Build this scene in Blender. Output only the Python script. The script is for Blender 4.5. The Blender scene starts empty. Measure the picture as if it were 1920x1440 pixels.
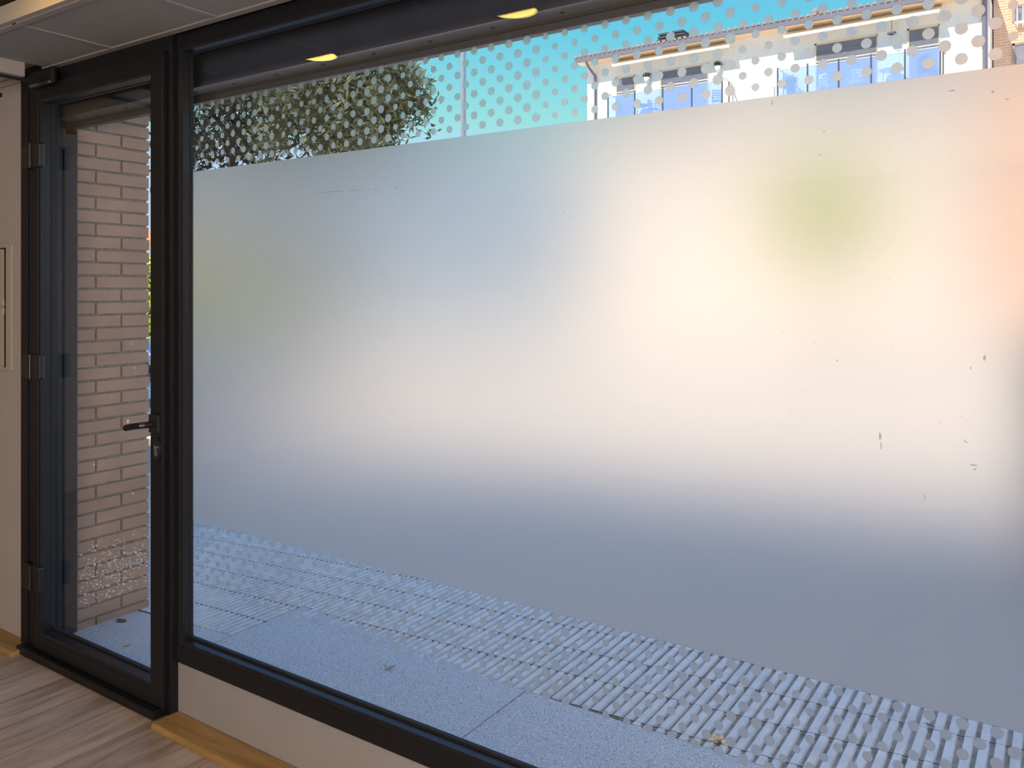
import bpy, bmesh, math, random
from mathutils import Vector, Matrix
random.seed(7)
R = math.radians
C = bpy.context.scene.collection
SC = bpy.context.scene

# ------------------------------------------------------------------ camera
F = 1543.0; CU = 960.0; HV = 542.0            # focal length in pixels, picture centre, horizon row
YAW = math.atan(1040/F); SY, CY = math.sin(YAW), math.cos(YAW); HC = 1.515
cd = bpy.data.cameras.new('camera'); cam = bpy.data.objects.new('camera', cd); C.objects.link(cam)
cam.location = (0, 0, HC); cam.rotation_euler = (R(90), 0, YAW)
cd.sensor_width = 36; cd.lens = F/1920*36; cd.shift_y = -178/1920; cd.clip_start = .02; cd.clip_end = 400
SC.camera = cam

# ------------------------------------------------------------------ exposure
SC.view_settings.view_transform = 'Standard'; SC.view_settings.look = 'None'
SC.view_settings.exposure = 0.0; SC.view_settings.gamma = 1; SC.view_settings.use_curve_mapping = False

# ------------------------------------------------------------------ sky
w = bpy.data.worlds.new('sky'); SC.world = w; w.use_nodes = True
nt = w.node_tree; nt.nodes.clear()
out = nt.nodes.new('ShaderNodeOutputWorld'); bg = nt.nodes.new('ShaderNodeBackground')
tc = nt.nodes.new('ShaderNodeTexCoord'); sp = nt.nodes.new('ShaderNodeSeparateXYZ'); rp = nt.nodes.new('ShaderNodeValToRGB')
nt.links.new(tc.outputs['Generated'], sp.inputs[0]); nt.links.new(sp.outputs['Z'], rp.inputs[0])
nt.links.new(rp.outputs[0], bg.inputs[0]); nt.links.new(bg.outputs[0], out.inputs[0])
cr = rp.color_ramp
cr.elements[0].position = 0.0; cr.elements[0].color = (.66, .82, 1.0, 1)
cr.elements[1].position = 1.0; cr.elements[1].color = (.42, .78, 1.55, 1)
for p, c in ((.155, (.58, .78, 1.08, 1)), (.20, (.36, .84, .86, 1)), (.30, (.15, .66, .88, 1)), (.40, (.14, .46, 1.05, 1)), (.62, (.42, .78, 1.55, 1))):
    e = cr.elements.new(p); e.color = c
bg.inputs[1].default_value = 1.0

# ------------------------------------------------------------------ sun
sd = bpy.data.lights.new('sun', 'SUN'); sd.energy = 6.0; sd.angle = R(.6); sd.color = (1, .86, .70)
sun = bpy.data.objects.new('sun', sd); C.objects.link(sun)
sun.rotation_euler = Vector((.33, .78, -1.0)).to_track_quat('-Z', 'Y').to_euler()
# added fill lamps, out of view, that brighten the room
def area(name, loc, sx, sy, power, col):
    a = bpy.data.lights.new(name, 'AREA'); a.shape = 'RECTANGLE'; a.size = sx; a.size_y = sy; a.energy = power; a.color = col
    o = bpy.data.objects.new(name, a); C.objects.link(o); o.location = loc; return o
area('fill_light', (1.8, -.6, 2.49), 1.8, 2.0, 70, (1, .92, .84))
al = area('fill_light_side', (1.5, -3.1, 1.5), 1.6, 1.4, 215, (1, .93, .87))  # added lamp, no real fitting, turned towards the wall left of the door
al.rotation_euler = Vector((-.75, 1, .03)).to_track_quat('-Z', 'Y').to_euler()

# ------------------------------------------------------------------ helpers
def px(u, v, Y):
    """world point on the plane y = Y that the photograph shows at pixel (u, v)"""
    a = (u-CU)/F; d = (a*CY-SY, a*SY+CY, (HV-v)/F); t = Y/d[1]
    return Vector((d[0]*t, Y, HC+d[2]*t))
def X(u, Y): return px(u, 0, Y).x
def gz(x): return -.05+.068*(max(-60, min(x, 8))+3.75)      # the street falls to the left

def mat(name, col, rough=.6, metal=0, bump=0, bscale=60, var=0, vscale=8, emit=None, spec=.5, trans=0, stretch=None, detail=4):
    m = bpy.data.materials.new(name); m.use_nodes = True; n = m.node_tree; b = n.nodes['Principled BSDF']
    b.inputs['Base Color'].default_value = (*col, 1); b.inputs['Roughness'].default_value = rough; b.inputs['Metallic'].default_value = metal
    b.inputs['Specular IOR Level'].default_value = spec
    if emit: b.inputs['Emission Color'].default_value = (*emit[0], 1); b.inputs['Emission Strength'].default_value = emit[1]
    t = n.nodes.new('ShaderNodeTexCoord'); src = t.outputs['Object']
    if stretch:
        mp = n.nodes.new('ShaderNodeMapping'); mp.inputs['Scale'].default_value = stretch; n.links.new(src, mp.inputs[0]); src = mp.outputs[0]
    if var:
        nz = n.nodes.new('ShaderNodeTexNoise'); nz.inputs['Scale'].default_value = vscale; nz.inputs['Detail'].default_value = detail
        n.links.new(src, nz.inputs['Vector'])
        mr = n.nodes.new('ShaderNodeMapRange'); mr.inputs[1].default_value = .3; mr.inputs[2].default_value = .7
        mr.inputs[3].default_value = 1-var; mr.inputs[4].default_value = 1+var; n.links.new(nz.outputs[0], mr.inputs[0])
        mx = n.nodes.new('ShaderNodeVectorMath'); mx.operation = 'SCALE'; mx.inputs[0].default_value = col
        n.links.new(mr.outputs[0], mx.inputs['Scale']); n.links.new(mx.outputs[0], b.inputs['Base Color'])
    if bump:
        nz = n.nodes.new('ShaderNodeTexNoise'); nz.inputs['Scale'].default_value = bscale; nz.inputs['Detail'].default_value = 5
        n.links.new(src, nz.inputs['Vector'])
        bp = n.nodes.new('ShaderNodeBump'); bp.inputs['Strength'].default_value = bump; bp.inputs['Distance'].default_value = .01
        n.links.new(nz.outputs[0], bp.inputs['Height']); n.links.new(bp.outputs[0], b.inputs['Normal'])
    return m

class MB:
    """collects shapes, then links them as one mesh object"""
    def __init__(s): s.v = []; s.f = []; s.sm = []
    def add(s, vs, fs, smooth=False):
        k = len(s.v); s.v += [tuple(p) for p in vs]
        for f in fs: s.f.append([i+k for i in f]); s.sm.append(smooth)
        return s
    def box(s, x0, x1, y0, y1, z0, z1):
        vs = [(x, y, z) for z in (z0, z1) for y in (y0, y1) for x in (x0, x1)]
        return s.add(vs, [(0,2,3,1), (4,5,7,6), (0,1,5,4), (2,6,7,3), (0,4,6,2), (1,3,7,5)])
    def obox(s, c, ax, ay, az, hx, hy, hz):
        c = Vector(c); ax, ay, az = [Vector(q).normalized() for q in (ax, ay, az)]
        vs = [c+ax*hx*i+ay*hy*j+az*hz*k for k in (-1, 1) for j in (-1, 1) for i in (-1, 1)]
        return s.add(vs, [(0,2,3,1), (4,5,7,6), (0,1,5,4), (2,6,7,3), (0,4,6,2), (1,3,7,5)])
    def bar(s, p, q, r0, r1=None, n=10, smooth=True):
        p, q = Vector(p), Vector(q); r1 = r0 if r1 is None else r1; d = (q-p).normalized()
        a = d.orthogonal().normalized(); b = d.cross(a)
        vs = []
        for P, r in ((p, r0), (q, r1)):
            for i in range(n): t = 2*math.pi*i/n; vs.append(P+a*math.cos(t)*r+b*math.sin(t)*r)
        fs = [(i, (i+1) % n, n+(i+1) % n, n+i) for i in range(n)]
        s.add(vs, fs, smooth); s.add(vs, [tuple(range(n))[::-1], tuple(range(n, 2*n))]); return s
    def tube(s, pts, r, n=10):
        for p, q in zip(pts, pts[1:]): s.bar(p, q, r, r, n)
        return s
    def prism(s, poly, axis, a0, a1):
        """poly: 2-D points in the plane across `axis` ('x','y','z')"""
        def P(p, a): return {'x': (a, p[0], p[1]), 'y': (p[0], a, p[1]), 'z': (p[0], p[1], a)}[axis]
        n = len(poly); vs = [P(p, a0) for p in poly]+[P(p, a1) for p in poly]
        return s.add(vs, [tuple(range(n)), tuple(range(n, 2*n))[::-1]]+[(i, n+i, n+(i+1) % n, (i+1) % n) for i in range(n)])
    def lathe(s, prof, c=(0,0,0), n=20, axis='z'):
        vs = []
        for r, h in prof:
            for i in range(n):
                t = 2*math.pi*i/n; a, b = r*math.cos(t), r*math.sin(t)
                vs.append((c[0]+a, c[1]+b, c[2]+h) if axis == 'z' else (c[0]+a, c[1]+h, c[2]+b))
        fs = [(k*n+i, k*n+(i+1) % n, (k+1)*n+(i+1) % n, (k+1)*n+i) for k in range(len(prof)-1) for i in range(n)]
        return s.add(vs, fs, True)
    def build(s, name, m, parent=None, bevel=0, loc=None):
        me = bpy.data.meshes.new(name); me.from_pydata(s.v, [], s.f); me.polygons.foreach_set('use_smooth', s.sm)
        bm = bmesh.new(); bm.from_mesh(me); bmesh.ops.recalc_face_normals(bm, faces=bm.faces); bm.to_mesh(me); bm.free()
        if m: me.materials.append(m)
        o = bpy.data.objects.new(name, me); C.objects.link(o)
        if bevel:
            md = o.modifiers.new('bevel', 'BEVEL'); md.width = bevel; md.segments = 2; md.limit_method = 'ANGLE'; md.angle_limit = R(40)
        if parent:
            o.parent = parent; o.matrix_parent_inverse = Matrix.Translation(-Vector(parent.location)) if parent.type == 'EMPTY' else Matrix()
        return o
def empty(name, loc=(0,0,0)):
    o = bpy.data.objects.new(name, None); C.objects.link(o); o.location = loc; o.empty_display_size = .1; return o
def tag(o, label, cat, group=None, kind=None):
    o['label'] = label; o['category'] = cat
    if group: o['group'] = group
    if kind: o['kind'] = kind
    return o
def struct(o, label=None, cat=None):
    o['kind'] = 'structure'
    if label: o['label'] = label
    if cat: o['category'] = cat
    return o

# ------------------------------------------------------------------ materials
M = {}
M['black'] = mat('black_aluminium', (.008, .008, .010), .42, 0, var=.15, vscale=30, spec=.3)
M['bead'] = mat('black_glazing_bead', (.010, .010, .013), .34, spec=.4)
M['gasket'] = mat('black_rubber_gasket', (.004, .004, .004), .7)
M['plaster'] = mat('taupe_paint', (.36, .31, .285), .8, bump=.15, bscale=220, var=.03, vscale=3)
M['panelpaint'] = mat('white_gloss_paint', (.26, .235, .225), .45, var=.04, vscale=9)
M['tile'] = mat('ceiling_tile', (.25, .245, .24), .9, bump=.25, bscale=300, var=.04, vscale=60)
M['tee'] = mat('ceiling_grid_metal', (.27, .25, .24), .5)
M['warmplaster'] = mat('cream_ceiling_paint', (.72, .62, .42), .85, bump=.1, bscale=200)
M['dark'] = mat('shadow_gap', (.01, .008, .008), .9)
M['shutterbox'] = mat('dark_blue_grey_metal', (.035, .037, .055), .35, 0, var=.1, vscale=12)
M['boxunder'] = mat('brown_grey_metal', (.15, .125, .11), .5, var=.15, vscale=40)
M['boxlip'] = mat('charcoal_metal', (.05, .05, .06), .45, var=.2, vscale=90)
M['guide'] = mat('grey_guide_metal', (.030, .028, .028), .7, 0, var=.1, vscale=30)
M['brick'] = mat('pinkish_brown_brick', (.40, .245, .17), .85, bump=.35, bscale=70, var=.10, vscale=6)
M['mortar'] = mat('grey_mortar', (.26, .23, .19), .95, bump=.8, bscale=90, var=.2, vscale=40)
M['efflor'] = mat('white_salt_stain', (.75, .70, .66), .95)
M['chrome'] = mat('brushed_steel', (.6, .6, .6), .25, 1)
M['plastic'] = mat('dark_plastic', (.008, .008, .009), .32)
M['panelwhite'] = mat('cream_plastic', (.37, .33, .27), .5)
M['white'] = mat('white_render', (.86, .80, .72), .9, bump=.1, bscale=8, var=.03, vscale=1)
M['parapet'] = mat('bright_white_render', (.95, .93, .88), .9)
M['soffit'] = mat('peach_soffit', (.88, .62, .38), .9)
M['slate'] = mat('grey_gutter', (.16, .16, .21), .6)
M['rooftile'] = mat('brown_roof_tile', (.36, .27, .25), .8, var=.2, vscale=2)
M['shutter'] = mat('grey_slatted_shutter', (.24, .24, .28), .8, bump=.2, bscale=12, var=.1, vscale=5)
M['awning'] = mat('cream_awning', (.93, .80, .55), .8)
M['bluepanel'] = mat('pale_blue_balustrade_glass', (.22, .36, .66), .15)
M['rail'] = mat('pale_rail', (.8, .78, .7), .5)
M['darkmetal'] = mat('dark_metal', (.05, .055, .07), .5)
M['bluefurn'] = mat('blue_garden_furniture', (.06, .13, .30), .6)
M['whitefurn'] = mat('white_garden_furniture', (.85, .86, .88), .5)
M['leafdark'] = mat('dark_green_leaf', (.07, .075, .05), .6, var=.5, vscale=1.3, spec=.2)
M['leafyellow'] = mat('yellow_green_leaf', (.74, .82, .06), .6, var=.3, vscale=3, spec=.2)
M['leafolive'] = mat('olive_leaf', (.15, .155, .08), .6, var=.5, vscale=2, spec=.2)
M['bark'] = mat('bark', (.09, .07, .06), .9, bump=.6, bscale=20, var=.3, vscale=8)
M['road'] = mat('pale_asphalt', (.80, .71, .57), .95, bump=.2, bscale=30, var=.05, vscale=3)
M['carpaint'] = mat('blue_car_paint', (.10, .22, .42), .3)
M['glassdark'] = mat('dark_car_glass', (.01, .012, .016), .08)
M['rubber'] = mat('tyre_rubber', (.012, .012, .012), .8)
M['bin'] = mat('dark_grey_bin', (.05, .045, .05), .5)
M['oak'] = None

def brick_mat(name, c1, c2, cm, scale, axis='xz', bw=.25, rh=.0625):
    m = bpy.data.materials.new(name); m.use_nodes = True; n = m.node_tree; b = n.nodes['Principled BSDF']; b.inputs['Roughness'].default_value = .9
    t = n.nodes.new('ShaderNodeTexCoord'); s1 = n.nodes.new('ShaderNodeSeparateXYZ'); cb = n.nodes.new('ShaderNodeCombineXYZ')
    n.links.new(t.outputs['Object'], s1.inputs[0]); n.links.new(s1.outputs['X'], cb.inputs[0]); n.links.new(s1.outputs['Z'], cb.inputs[1])
    k = n.nodes.new('ShaderNodeTexBrick'); k.inputs['Color1'].default_value = (*c1, 1); k.inputs['Color2'].default_value = (*c2, 1); k.inputs['Mortar'].default_value = (*cm, 1)
    k.inputs['Scale'].default_value = scale; k.inputs['Brick Width'].default_value = bw; k.inputs['Row Height'].default_value = rh; k.inputs['Mortar Size'].default_value = .012
    n.links.new(cb.outputs[0], k.inputs['Vector']); n.links.new(k.outputs['Color'], b.inputs['Base Color']); return m
M['farbrick'] = brick_mat('red_facade_brick', (.84, .38, .24), (.80, .44, .27), (.80, .62, .42), .5)

def wood_mat(name, c1, c2, c3, ang=0, plank=.19, seam=True):
    """long grained laminate boards, grain along local Y turned by ang"""
    m = bpy.data.materials.new(name); m.use_nodes = True; n = m.node_tree; L = n.links; b = n.nodes['Principled BSDF']; b.inputs['Roughness'].default_value = .38
    t = n.nodes.new('ShaderNodeTexCoord'); mp = n.nodes.new('ShaderNodeMapping'); mp.inputs['Rotation'].default_value = (0, 0, ang); L.new(t.outputs['Object'], mp.inputs[0])
    br = n.nodes.new('ShaderNodeTexBrick'); br.inputs['Scale'].default_value = 1; br.inputs['Brick Width'].default_value = 1.25; br.inputs['Row Height'].default_value = plank
    br.inputs['Mortar Size'].default_value = .0016; br.inputs['Mortar Smooth'].default_value = .3; br.offset = .37
    br.inputs['Color1'].default_value = (.82, .82, .82, 1); br.inputs['Color2'].default_value = (1.12, 1.12, 1.12, 1); br.inputs['Mortar'].default_value = (.12, .10, .09, 1)
    L.new(mp.outputs[0], br.inputs['Vector'])
    m2 = n.nodes.new('ShaderNodeMapping'); m2.inputs['Scale'].default_value = (1.5, 11, 1); L.new(mp.outputs[0], m2.inputs[0])
    nz = n.nodes.new('ShaderNodeTexNoise'); nz.inputs['Scale'].default_value = 1.6; nz.inputs['Detail'].default_value = 8; nz.inputs['Distortion'].default_value = 1.2
    L.new(m2.outputs[0], nz.inputs['Vector'])
    r = n.nodes.new('ShaderNodeValToRGB'); r.color_ramp.elements[0].position = .3; r.color_ramp.elements[0].color = (*c1, 1)
    r.color_ramp.elements[1].position = .72; r.color_ramp.elements[1].color = (*c3, 1); e = r.color_ramp.elements.new(.5); e.color = (*c2, 1)
    L.new(nz.outputs[0], r.inputs[0])
    if seam:
        mu = n.nodes.new('ShaderNodeMix'); mu.data_type = 'RGBA'; mu.blend_type = 'MULTIPLY'; mu.inputs[0].default_value = 1
        L.new(r.outputs[0], mu.inputs[6]); L.new(br.outputs['Color'], mu.inputs[7]); L.new(mu.outputs[2], b.inputs['Base Color'])
    else: L.new(r.outputs[0], b.inputs['Base Color'])
    return m
M['floor'] = wood_mat('greyed_oak_laminate', (.23, .17, .13), (.35, .265, .21), (.44, .36, .30), ang=R(-90))
M['oak'] = wood_mat('golden_oak', (.20, .11, .035), (.29, .17, .06), (.36, .22, .09), ang=0, seam=False)

def speckle(name, a, b_, scale, bump=.5):
    m = bpy.data.materials.new(name); m.use_nodes = True; n = m.node_tree; L = n.links; b = n.nodes['Principled BSDF']; b.inputs['Roughness'].default_value = .75
    t = n.nodes.new('ShaderNodeTexCoord'); nz = n.nodes.new('ShaderNodeTexNoise'); nz.inputs['Scale'].default_value = scale; nz.inputs['Detail'].default_value = 3
    L.new(t.outputs['Object'], nz.inputs['Vector']); r = n.nodes.new('ShaderNodeValToRGB')
    r.color_ramp.elements[0].position = .40; r.color_ramp.elements[0].color = (*a, 1); r.color_ramp.elements[1].position = .56; r.color_ramp.elements[1].color = (*b_, 1)
    L.new(nz.outputs[0], r.inputs[0]); L.new(r.outputs[0], b.inputs['Base Color'])
    bp = n.nodes.new('ShaderNodeBump'); bp.inputs['Strength'].default_value = bump; bp.inputs['Distance'].default_value = .004; L.new(nz.outputs[0], bp.inputs['Height']); L.new(bp.outputs[0], b.inputs['Normal'])
    return m
M['terrazzo'] = speckle('speckled_grey_slab', (.28, .28, .29), (.66, .65, .64), 260)
M['rib'] = mat('pale_ribbed_paver', (.62, .60, .575), .7, bump=.4, bscale=60, var=.12, vscale=14)
M['joint'] = mat('dark_joint_dirt', (.05, .05, .055), .9, var=.5, vscale=30)
M['groove'] = mat('dark_paver_groove', (.30, .27, .25), .9, var=.4, vscale=20)  # darker mottled tone for the floor between the ribs

def glass_mat():
    m = bpy.data.materials.new('clear_glass'); m.use_nodes = True; n = m.node_tree; n.nodes.clear(); L = n.links
    o = n.nodes.new('ShaderNodeOutputMaterial'); mx = n.nodes.new('ShaderNodeMixShader'); tr = n.nodes.new('ShaderNodeBsdfTransparent'); gl = n.nodes.new('ShaderNodeBsdfGlossy')
    fr = n.nodes.new('ShaderNodeFresnel'); ge = n.nodes.new('ShaderNodeNewGeometry'); mi = n.nodes.new('ShaderNodeMapRange')
    mi.inputs[3].default_value = 1.45; mi.inputs[4].default_value = 1/1.45; L.new(ge.outputs['Backfacing'], mi.inputs[0]); L.new(mi.outputs[0], fr.inputs[0])
    gl.inputs['Roughness'].default_value = 0; tr.inputs[0].default_value = (.97, .985, .98, 1)
    L.new(fr.outputs[0], mx.inputs[0]); L.new(tr.outputs[0], mx.inputs[1]); L.new(gl.outputs[0], mx.inputs[2]); L.new(mx.outputs[0], o.inputs[0]); return m
M['glass'] = glass_mat()
def frost_mat():
    m = bpy.data.materials.new('frosted_film'); m.use_nodes = True; n = m.node_tree; n.nodes.clear(); L = n.links
    o = n.nodes.new('ShaderNodeOutputMaterial'); mx = n.nodes.new('ShaderNodeMixShader')
    rf = n.nodes.new('ShaderNodeBsdfRefraction'); rf.inputs['IOR'].default_value = 1.45; rf.inputs['Roughness'].default_value = .34; rf.inputs['Color'].default_value = (.95, .90, .86, 1)
    tl = n.nodes.new('ShaderNodeBsdfTranslucent'); tl.inputs[0].default_value = (.90, .87, .84, 1)
    mx.inputs[0].default_value = .16
    L.new(rf.outputs[0], mx.inputs[1]); L.new(tl.outputs[0], mx.inputs[2]); L.new(mx.outputs[0], o.inputs[0]); return m
M['frost'] = frost_mat()

# ================================================================== THE ROOM
YF = 1.75                                             # inner face of the shop front
XL, XR, YB = -6.2, 3.2, -4.2                          # room limits
o = struct(MB().box(XL, XR, YB, YF+.045, -.1, 0).build('floor', M['floor']), 'greyed oak laminate floor of the shop', 'floor')
XC = -3.434; ZC = 2.415                                # left end and underside of the tiled ceiling strip
YE = 1.368                                             # where the tiled strip stops
cl = struct(MB().box(XC, XR, YE, YF-.02, ZC, ZC+.06).build('ceiling', M['tile']), 'grey tiled ceiling strip above the shop front', 'ceiling')
g = MB()
for x in [-2.955+.6225*i for i in range(-1, 11)]:
    if x > XC+.05: g.box(x-.012, x+.012, YE, YF-.02, ZC-.004, ZC+.001)
g.box(XC, XR, YE, YE+.024, ZC-.005, ZC+.001)
g.build('ceiling_grid', M['tee'], cl)
g = MB().box(XC-.02, XR, YF-.045, YF-.018, ZC-.006, ZC+.002)
g.build('edge_angle', M['tee'], cl)
struct(MB().box(XC-.03, XC, YE-.02, YF-.12, ZC-.055, ZC+.06).box(XC, XR, YE-.02, YE, ZC, ZC+.06).build('trim_1', M['plaster']), 'painted edge board along the tiled ceiling strip', 'trim')
struct(MB().box(XC-.045, XC-.03, YE-.5, YF-.09, ZC-.065, ZC-.04).build('trim_2', M['dark']), 'dark gap strip under the ceiling edge at left', 'trim')
struct(MB().box(XL, XR, YB, YE-.02, 2.52, 2.6).build('ceiling_back', M['warmplaster']), 'cream plaster ceiling further inside the shop', 'ceiling')
struct(MB().box(XL, XC-.045, YE-.02, YF, 2.445, 2.6).build('ceiling_left', M['plaster']), 'taupe ceiling left of the tiled strip', 'ceiling')
XJ = -3.68                                            # outer edge of the door jamb
struct(MB().box(XL, XJ, YF, YF+.04, 0, 2.445).build('wall_front', M['plaster']), 'taupe painted wall left of the glass door', 'wall')
g = MB().box(XL, XJ-.01, YF-.012, YF, 2.40, 2.41).box(XL, XJ-.01, YF-.02, YF, 2.425, 2.445)
struct(g.build('trim_3', M['plaster']), 'thin moulding at the top of the wall left of the door', 'trim')
struct(MB().box(XL-.1, XL, YB, YF+.3, 0, 2.6).build('wall_left', M['plaster']))
struct(MB().box(XR, XR+.1, YB, YF+.3, 0, 2.6).build('wall_right', M['plaster']))
struct(MB().box(XL-.1, XR+.1, YB-.1, YB, 0, 2.6).build('wall_back', M['plaster']))
WX0, WX1 = -2.578, 1.9                                 # clear glass of the shop window
XP = -2.612                                           # window frame's outer left edge
struct(MB().box(XP, XR, YF+.008, YF+.048, 0, .197).build('wall_front_sill', M['panelpaint']), 'pale painted panel under the shop window', 'wall')
struct(MB().box(WX1+.08, XR, YF, YF+.12, .197, 2.445).build('wall_front_right', M['plaster']))
# flat oak boards on the floor along the wall
g = MB().prism([(1.652, 0), (1.652, .012), (1.660, .020), (YF+.006, .020), (YF+.006, 0)], 'x', XP+.0, XR)
struct(g.build('baseboard_right', M['oak'], bevel=.002), 'golden oak floor strip under the window panel', 'baseboard')
g = MB().prism([(1.652, 0), (1.652, .012), (1.660, .020), (YF, .020), (YF, 0)], 'x', XL, -3.60)
struct(g.build('baseboard_left', M['oak'], bevel=.002), 'golden oak floor strip left of the glass door', 'baseboard')

# ------------------------------------------------------------------ glass door
dr = struct(empty('door_1', (-3.12, YF, 0)), 'black framed glass shop door', 'door')
YG = 1.765
LX0, LX1, GX0, GX1, ZG0, ZG1, ZH = -3.540, -2.637, -3.492, -2.722, .108, 2.279, 2.351
g = MB()                                              # fixed frame with its grooves
g.box(XJ, LX0-.004, YF-.02, YF+.07, 0, ZC+.03)
g.box(LX1+.004, XP+.0, YF-.02, YF+.044, 0, ZC+.03)
g.box(XJ+.055, XJ+.065, YF-.025, YF-.02, 0, ZH)
g.box(LX0-.004, LX1+.004, YF-.02, YF+.07, ZH+.004, ZC+.03)
g.build('door_frame', M['black'], dr, bevel=.003)
leaf = MB()
leaf.box(LX0, GX0-.012, YF-.038, YF+.035, .035, ZH)
leaf.box(GX1+.012, LX1, YF-.038, YF+.035, .035, ZH)
leaf.box(GX0-.012, GX1+.012, YF-.038, YF+.035, .035, ZG0-.014)
leaf.box(GX0-.012, GX1+.012, YF-.038, YF+.035, ZG1+.012, ZH)
# the glazing bead slopes from the leaf down to the pane
def bead(x0, x1, z0, z1, wd, yf, yg):
    g = MB()
    wd_ = wd
    o_ = [(x0-wd, yf, z0-wd), (x1+wd, yf, z0-wd), (x1+wd, yf, z1+wd), (x0-wd, yf, z1+wd)]
    m_ = [(x0-wd*.15, yf+.004, z0-wd*.15), (x1+wd*.15, yf+.004, z0-wd*.15), (x1+wd*.15, yf+.004, z1+wd*.15), (x0-wd*.15, yf+.004, z1+wd*.15)]
    i_ = [(x0, yg, z0), (x1, yg, z0), (x1, yg, z1), (x0, yg, z1)]
    vs = o_+m_+i_
    fs = [(k*4+i, k*4+(i+1) % 4, (k+1)*4+(i+1) % 4, (k+1)*4+i) for k in (0, 1) for i in range(4)]
    g.add(vs, fs); return g
leaf.build('door_leaf', M['black'], dr, bevel=.004)
bead(GX0, GX1, ZG0, ZG1, .014, YF-.034, YG).build('glazing_bead', M['bead'], dr)
g = MB()
for a in ((GX0-.003, GX0+.002, ZG0, ZG1), (GX1-.002, GX1+.003, ZG0, ZG1), (GX0, GX1, ZG0-.003, ZG0+.006), (GX0, GX1, ZG1-.002, ZG1+.003)):
    g.box(a[0], a[1], YG-.003, YG+.012, a[2], a[3])
g.build('gasket', M['gasket'], dr)
MB().box(GX0+.001, GX1-.001, YG, YG+.006, ZG0+.001, ZG1-.001).build('pane', M['glass'], dr)
MB().box(XJ+.05, XP-.042, 1.688, YF+.06, 0, .032).build('threshold', M['black'], dr, bevel=.003)
for z in (2.065, 1.195, .325):                        # hinges
    hg = MB().box(X(46, 1.716), X(78, 1.716), YF-.047, YF-.02, z-.050, z+.050).build('hinge', M['plastic'], dr, bevel=.006)
    hg2 = MB().bar((X(62, 1.714), YF-.048, z-.05), (X(62, 1.714), YF-.048, z+.05), .008).build('hinge_pin', M['plastic'], hg)
    hg2.matrix_parent_inverse = Matrix()
hz = px(290, 795, YF-.05).z
hp = MB().box(-2.695, -2.640, YF-.056, YF-.036, hz-.034, hz+.034).build('handle_plate', M['plastic'], dr, bevel=.006)
g = MB()                                              # lever: thick rounded bar, tip lower and to the left
lp = [(-2.668, YF-.05, hz), (-2.668, YF-.085, hz), (-2.678, YF-.096, hz-.001), (-2.71, YF-.103, hz-.006), (-2.748, YF-.106, hz-.014)]
for k, (a, b) in enumerate(zip(lp, lp[1:])):
    g.bar(a, b, .0115, .0115, 12)
    g.lathe([(0, -.0115), (.008, -.0085), (.0115, 0), (.008, .0085), (0, .0115)], b, 12)
g.build('lever', M['plastic'], hp)
lz = px(293, 843, YF-.04).z
lk = MB().prism([(-2.662+.020*math.cos(t), lz+.042*math.sin(t)) for t in [2*math.pi*i/24 for i in range(24)]], 'y', YF-.046, YF-.036).build('lock_rosette', M['plastic'], dr)
g = MB().prism([(-2.662+.0085*math.cos(t), lz+.009+.0085*math.sin(t)) for t in [2*math.pi*i/18 for i in range(18)]], 'y', YF-.050, YF-.045)
g.box(-2.6655, -2.6585, YF-.050, YF-.045, lz-.020, lz+.003)
g.build('lock_cylinder', M['chrome'], lk)
# small closer arm body at the top of the hinge side
cz = px(72, 152, YF-.06).z
cb_ = MB().box(X(48, 1.675), X(92, 1.675), YF-.065, YF-.039, cz-.022, cz+.045).build('closer_body', M['plastic'], dr, bevel=.008)
MB().box(X(52, 1.675), X(88, 1.675), YF-.069, YF-.064, cz-.022, cz-.012).build('steel_strip', M['chrome'], cb_)

# ------------------------------------------------------------------ shop window
wn = struct(empty('window_1', (0, YF, .2)), 'wide black framed shop window with frosted film', 'window')
WZ0, WZ1, YW = .276, 2.351, 1.785
g = MB()
g.box(XP, WX0-.012, YF-.002, YF+.044, .197, ZC+.03)
g.box(WX1+.012, WX1+.085, YF-.002, YF+.07, .197, ZC+.03)
g.box(WX0-.012, WX1+.012, YF-.002, YF+.07, .197, WZ0-.016)
g.box(WX0-.012, WX1+.012, YF-.002, YF+.07, WZ1+.012, ZC+.03)
g.build('window_frame', M['black'], wn, bevel=.005)
bead(WX0, WX1, WZ0, WZ1, .016, YF+.001, YW).build('glazing_bead', M['bead'], wn)
g = MB()
for a in ((WX0-.003, WX0+.002, WZ0, WZ1), (WX0, WX1, WZ0-.003, WZ0+.008), (WX0, WX1, WZ1-.002, WZ1+.003)):
    g.box(a[0], a[1], YW-.003, YW+.009, a[2], a[3])
g.build('gasket', M['gasket'], wn)
MB().box(WX0+.001, WX1-.001, YW, YW+.006, WZ0+.001, WZ1-.001).build('pane', M['glass'], wn)
FB0 = px(358, 976.5, YW).z; FB1 = px(960, 243, YW).z
YFm0, YFm1 = YW+.0072, YW+.0082
MB().box(WX0+.002, WX1-.002, YFm0, YFm1, FB0, FB1).build('frosted_band', M['frost'], wn)
def dots(ztop, sgn, X0, seed):
    g = MB(); px_, pz = .0284, .0291; n = 20
    k = int((WX0-X0)/px_)-1
    while True:
        x = X0+k*px_
        if x > WX1-.02: break
        if x > WX0+.016:
            ph = ((k//2) % 9)/8.0; r = .0088+.0030*ph
            for j in range(k % 2, 8, 2):
                z = ztop-pz*j
                g.prism([(x+r*math.cos(2*math.pi*i/n), z+r*math.sin(2*math.pi*i/n)) for i in range(n)], 'y', YFm0, YFm1-.0003)
        k += 1
    return g
p0 = px(738.3, 124, YW); p1 = px(1023, 67, YW)
dots(p0.z, 1, p0.x, 1).build('dot_pattern', M['frost'], wn)['label'] = 'rows of small frosted dots above the frosted band'
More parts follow.
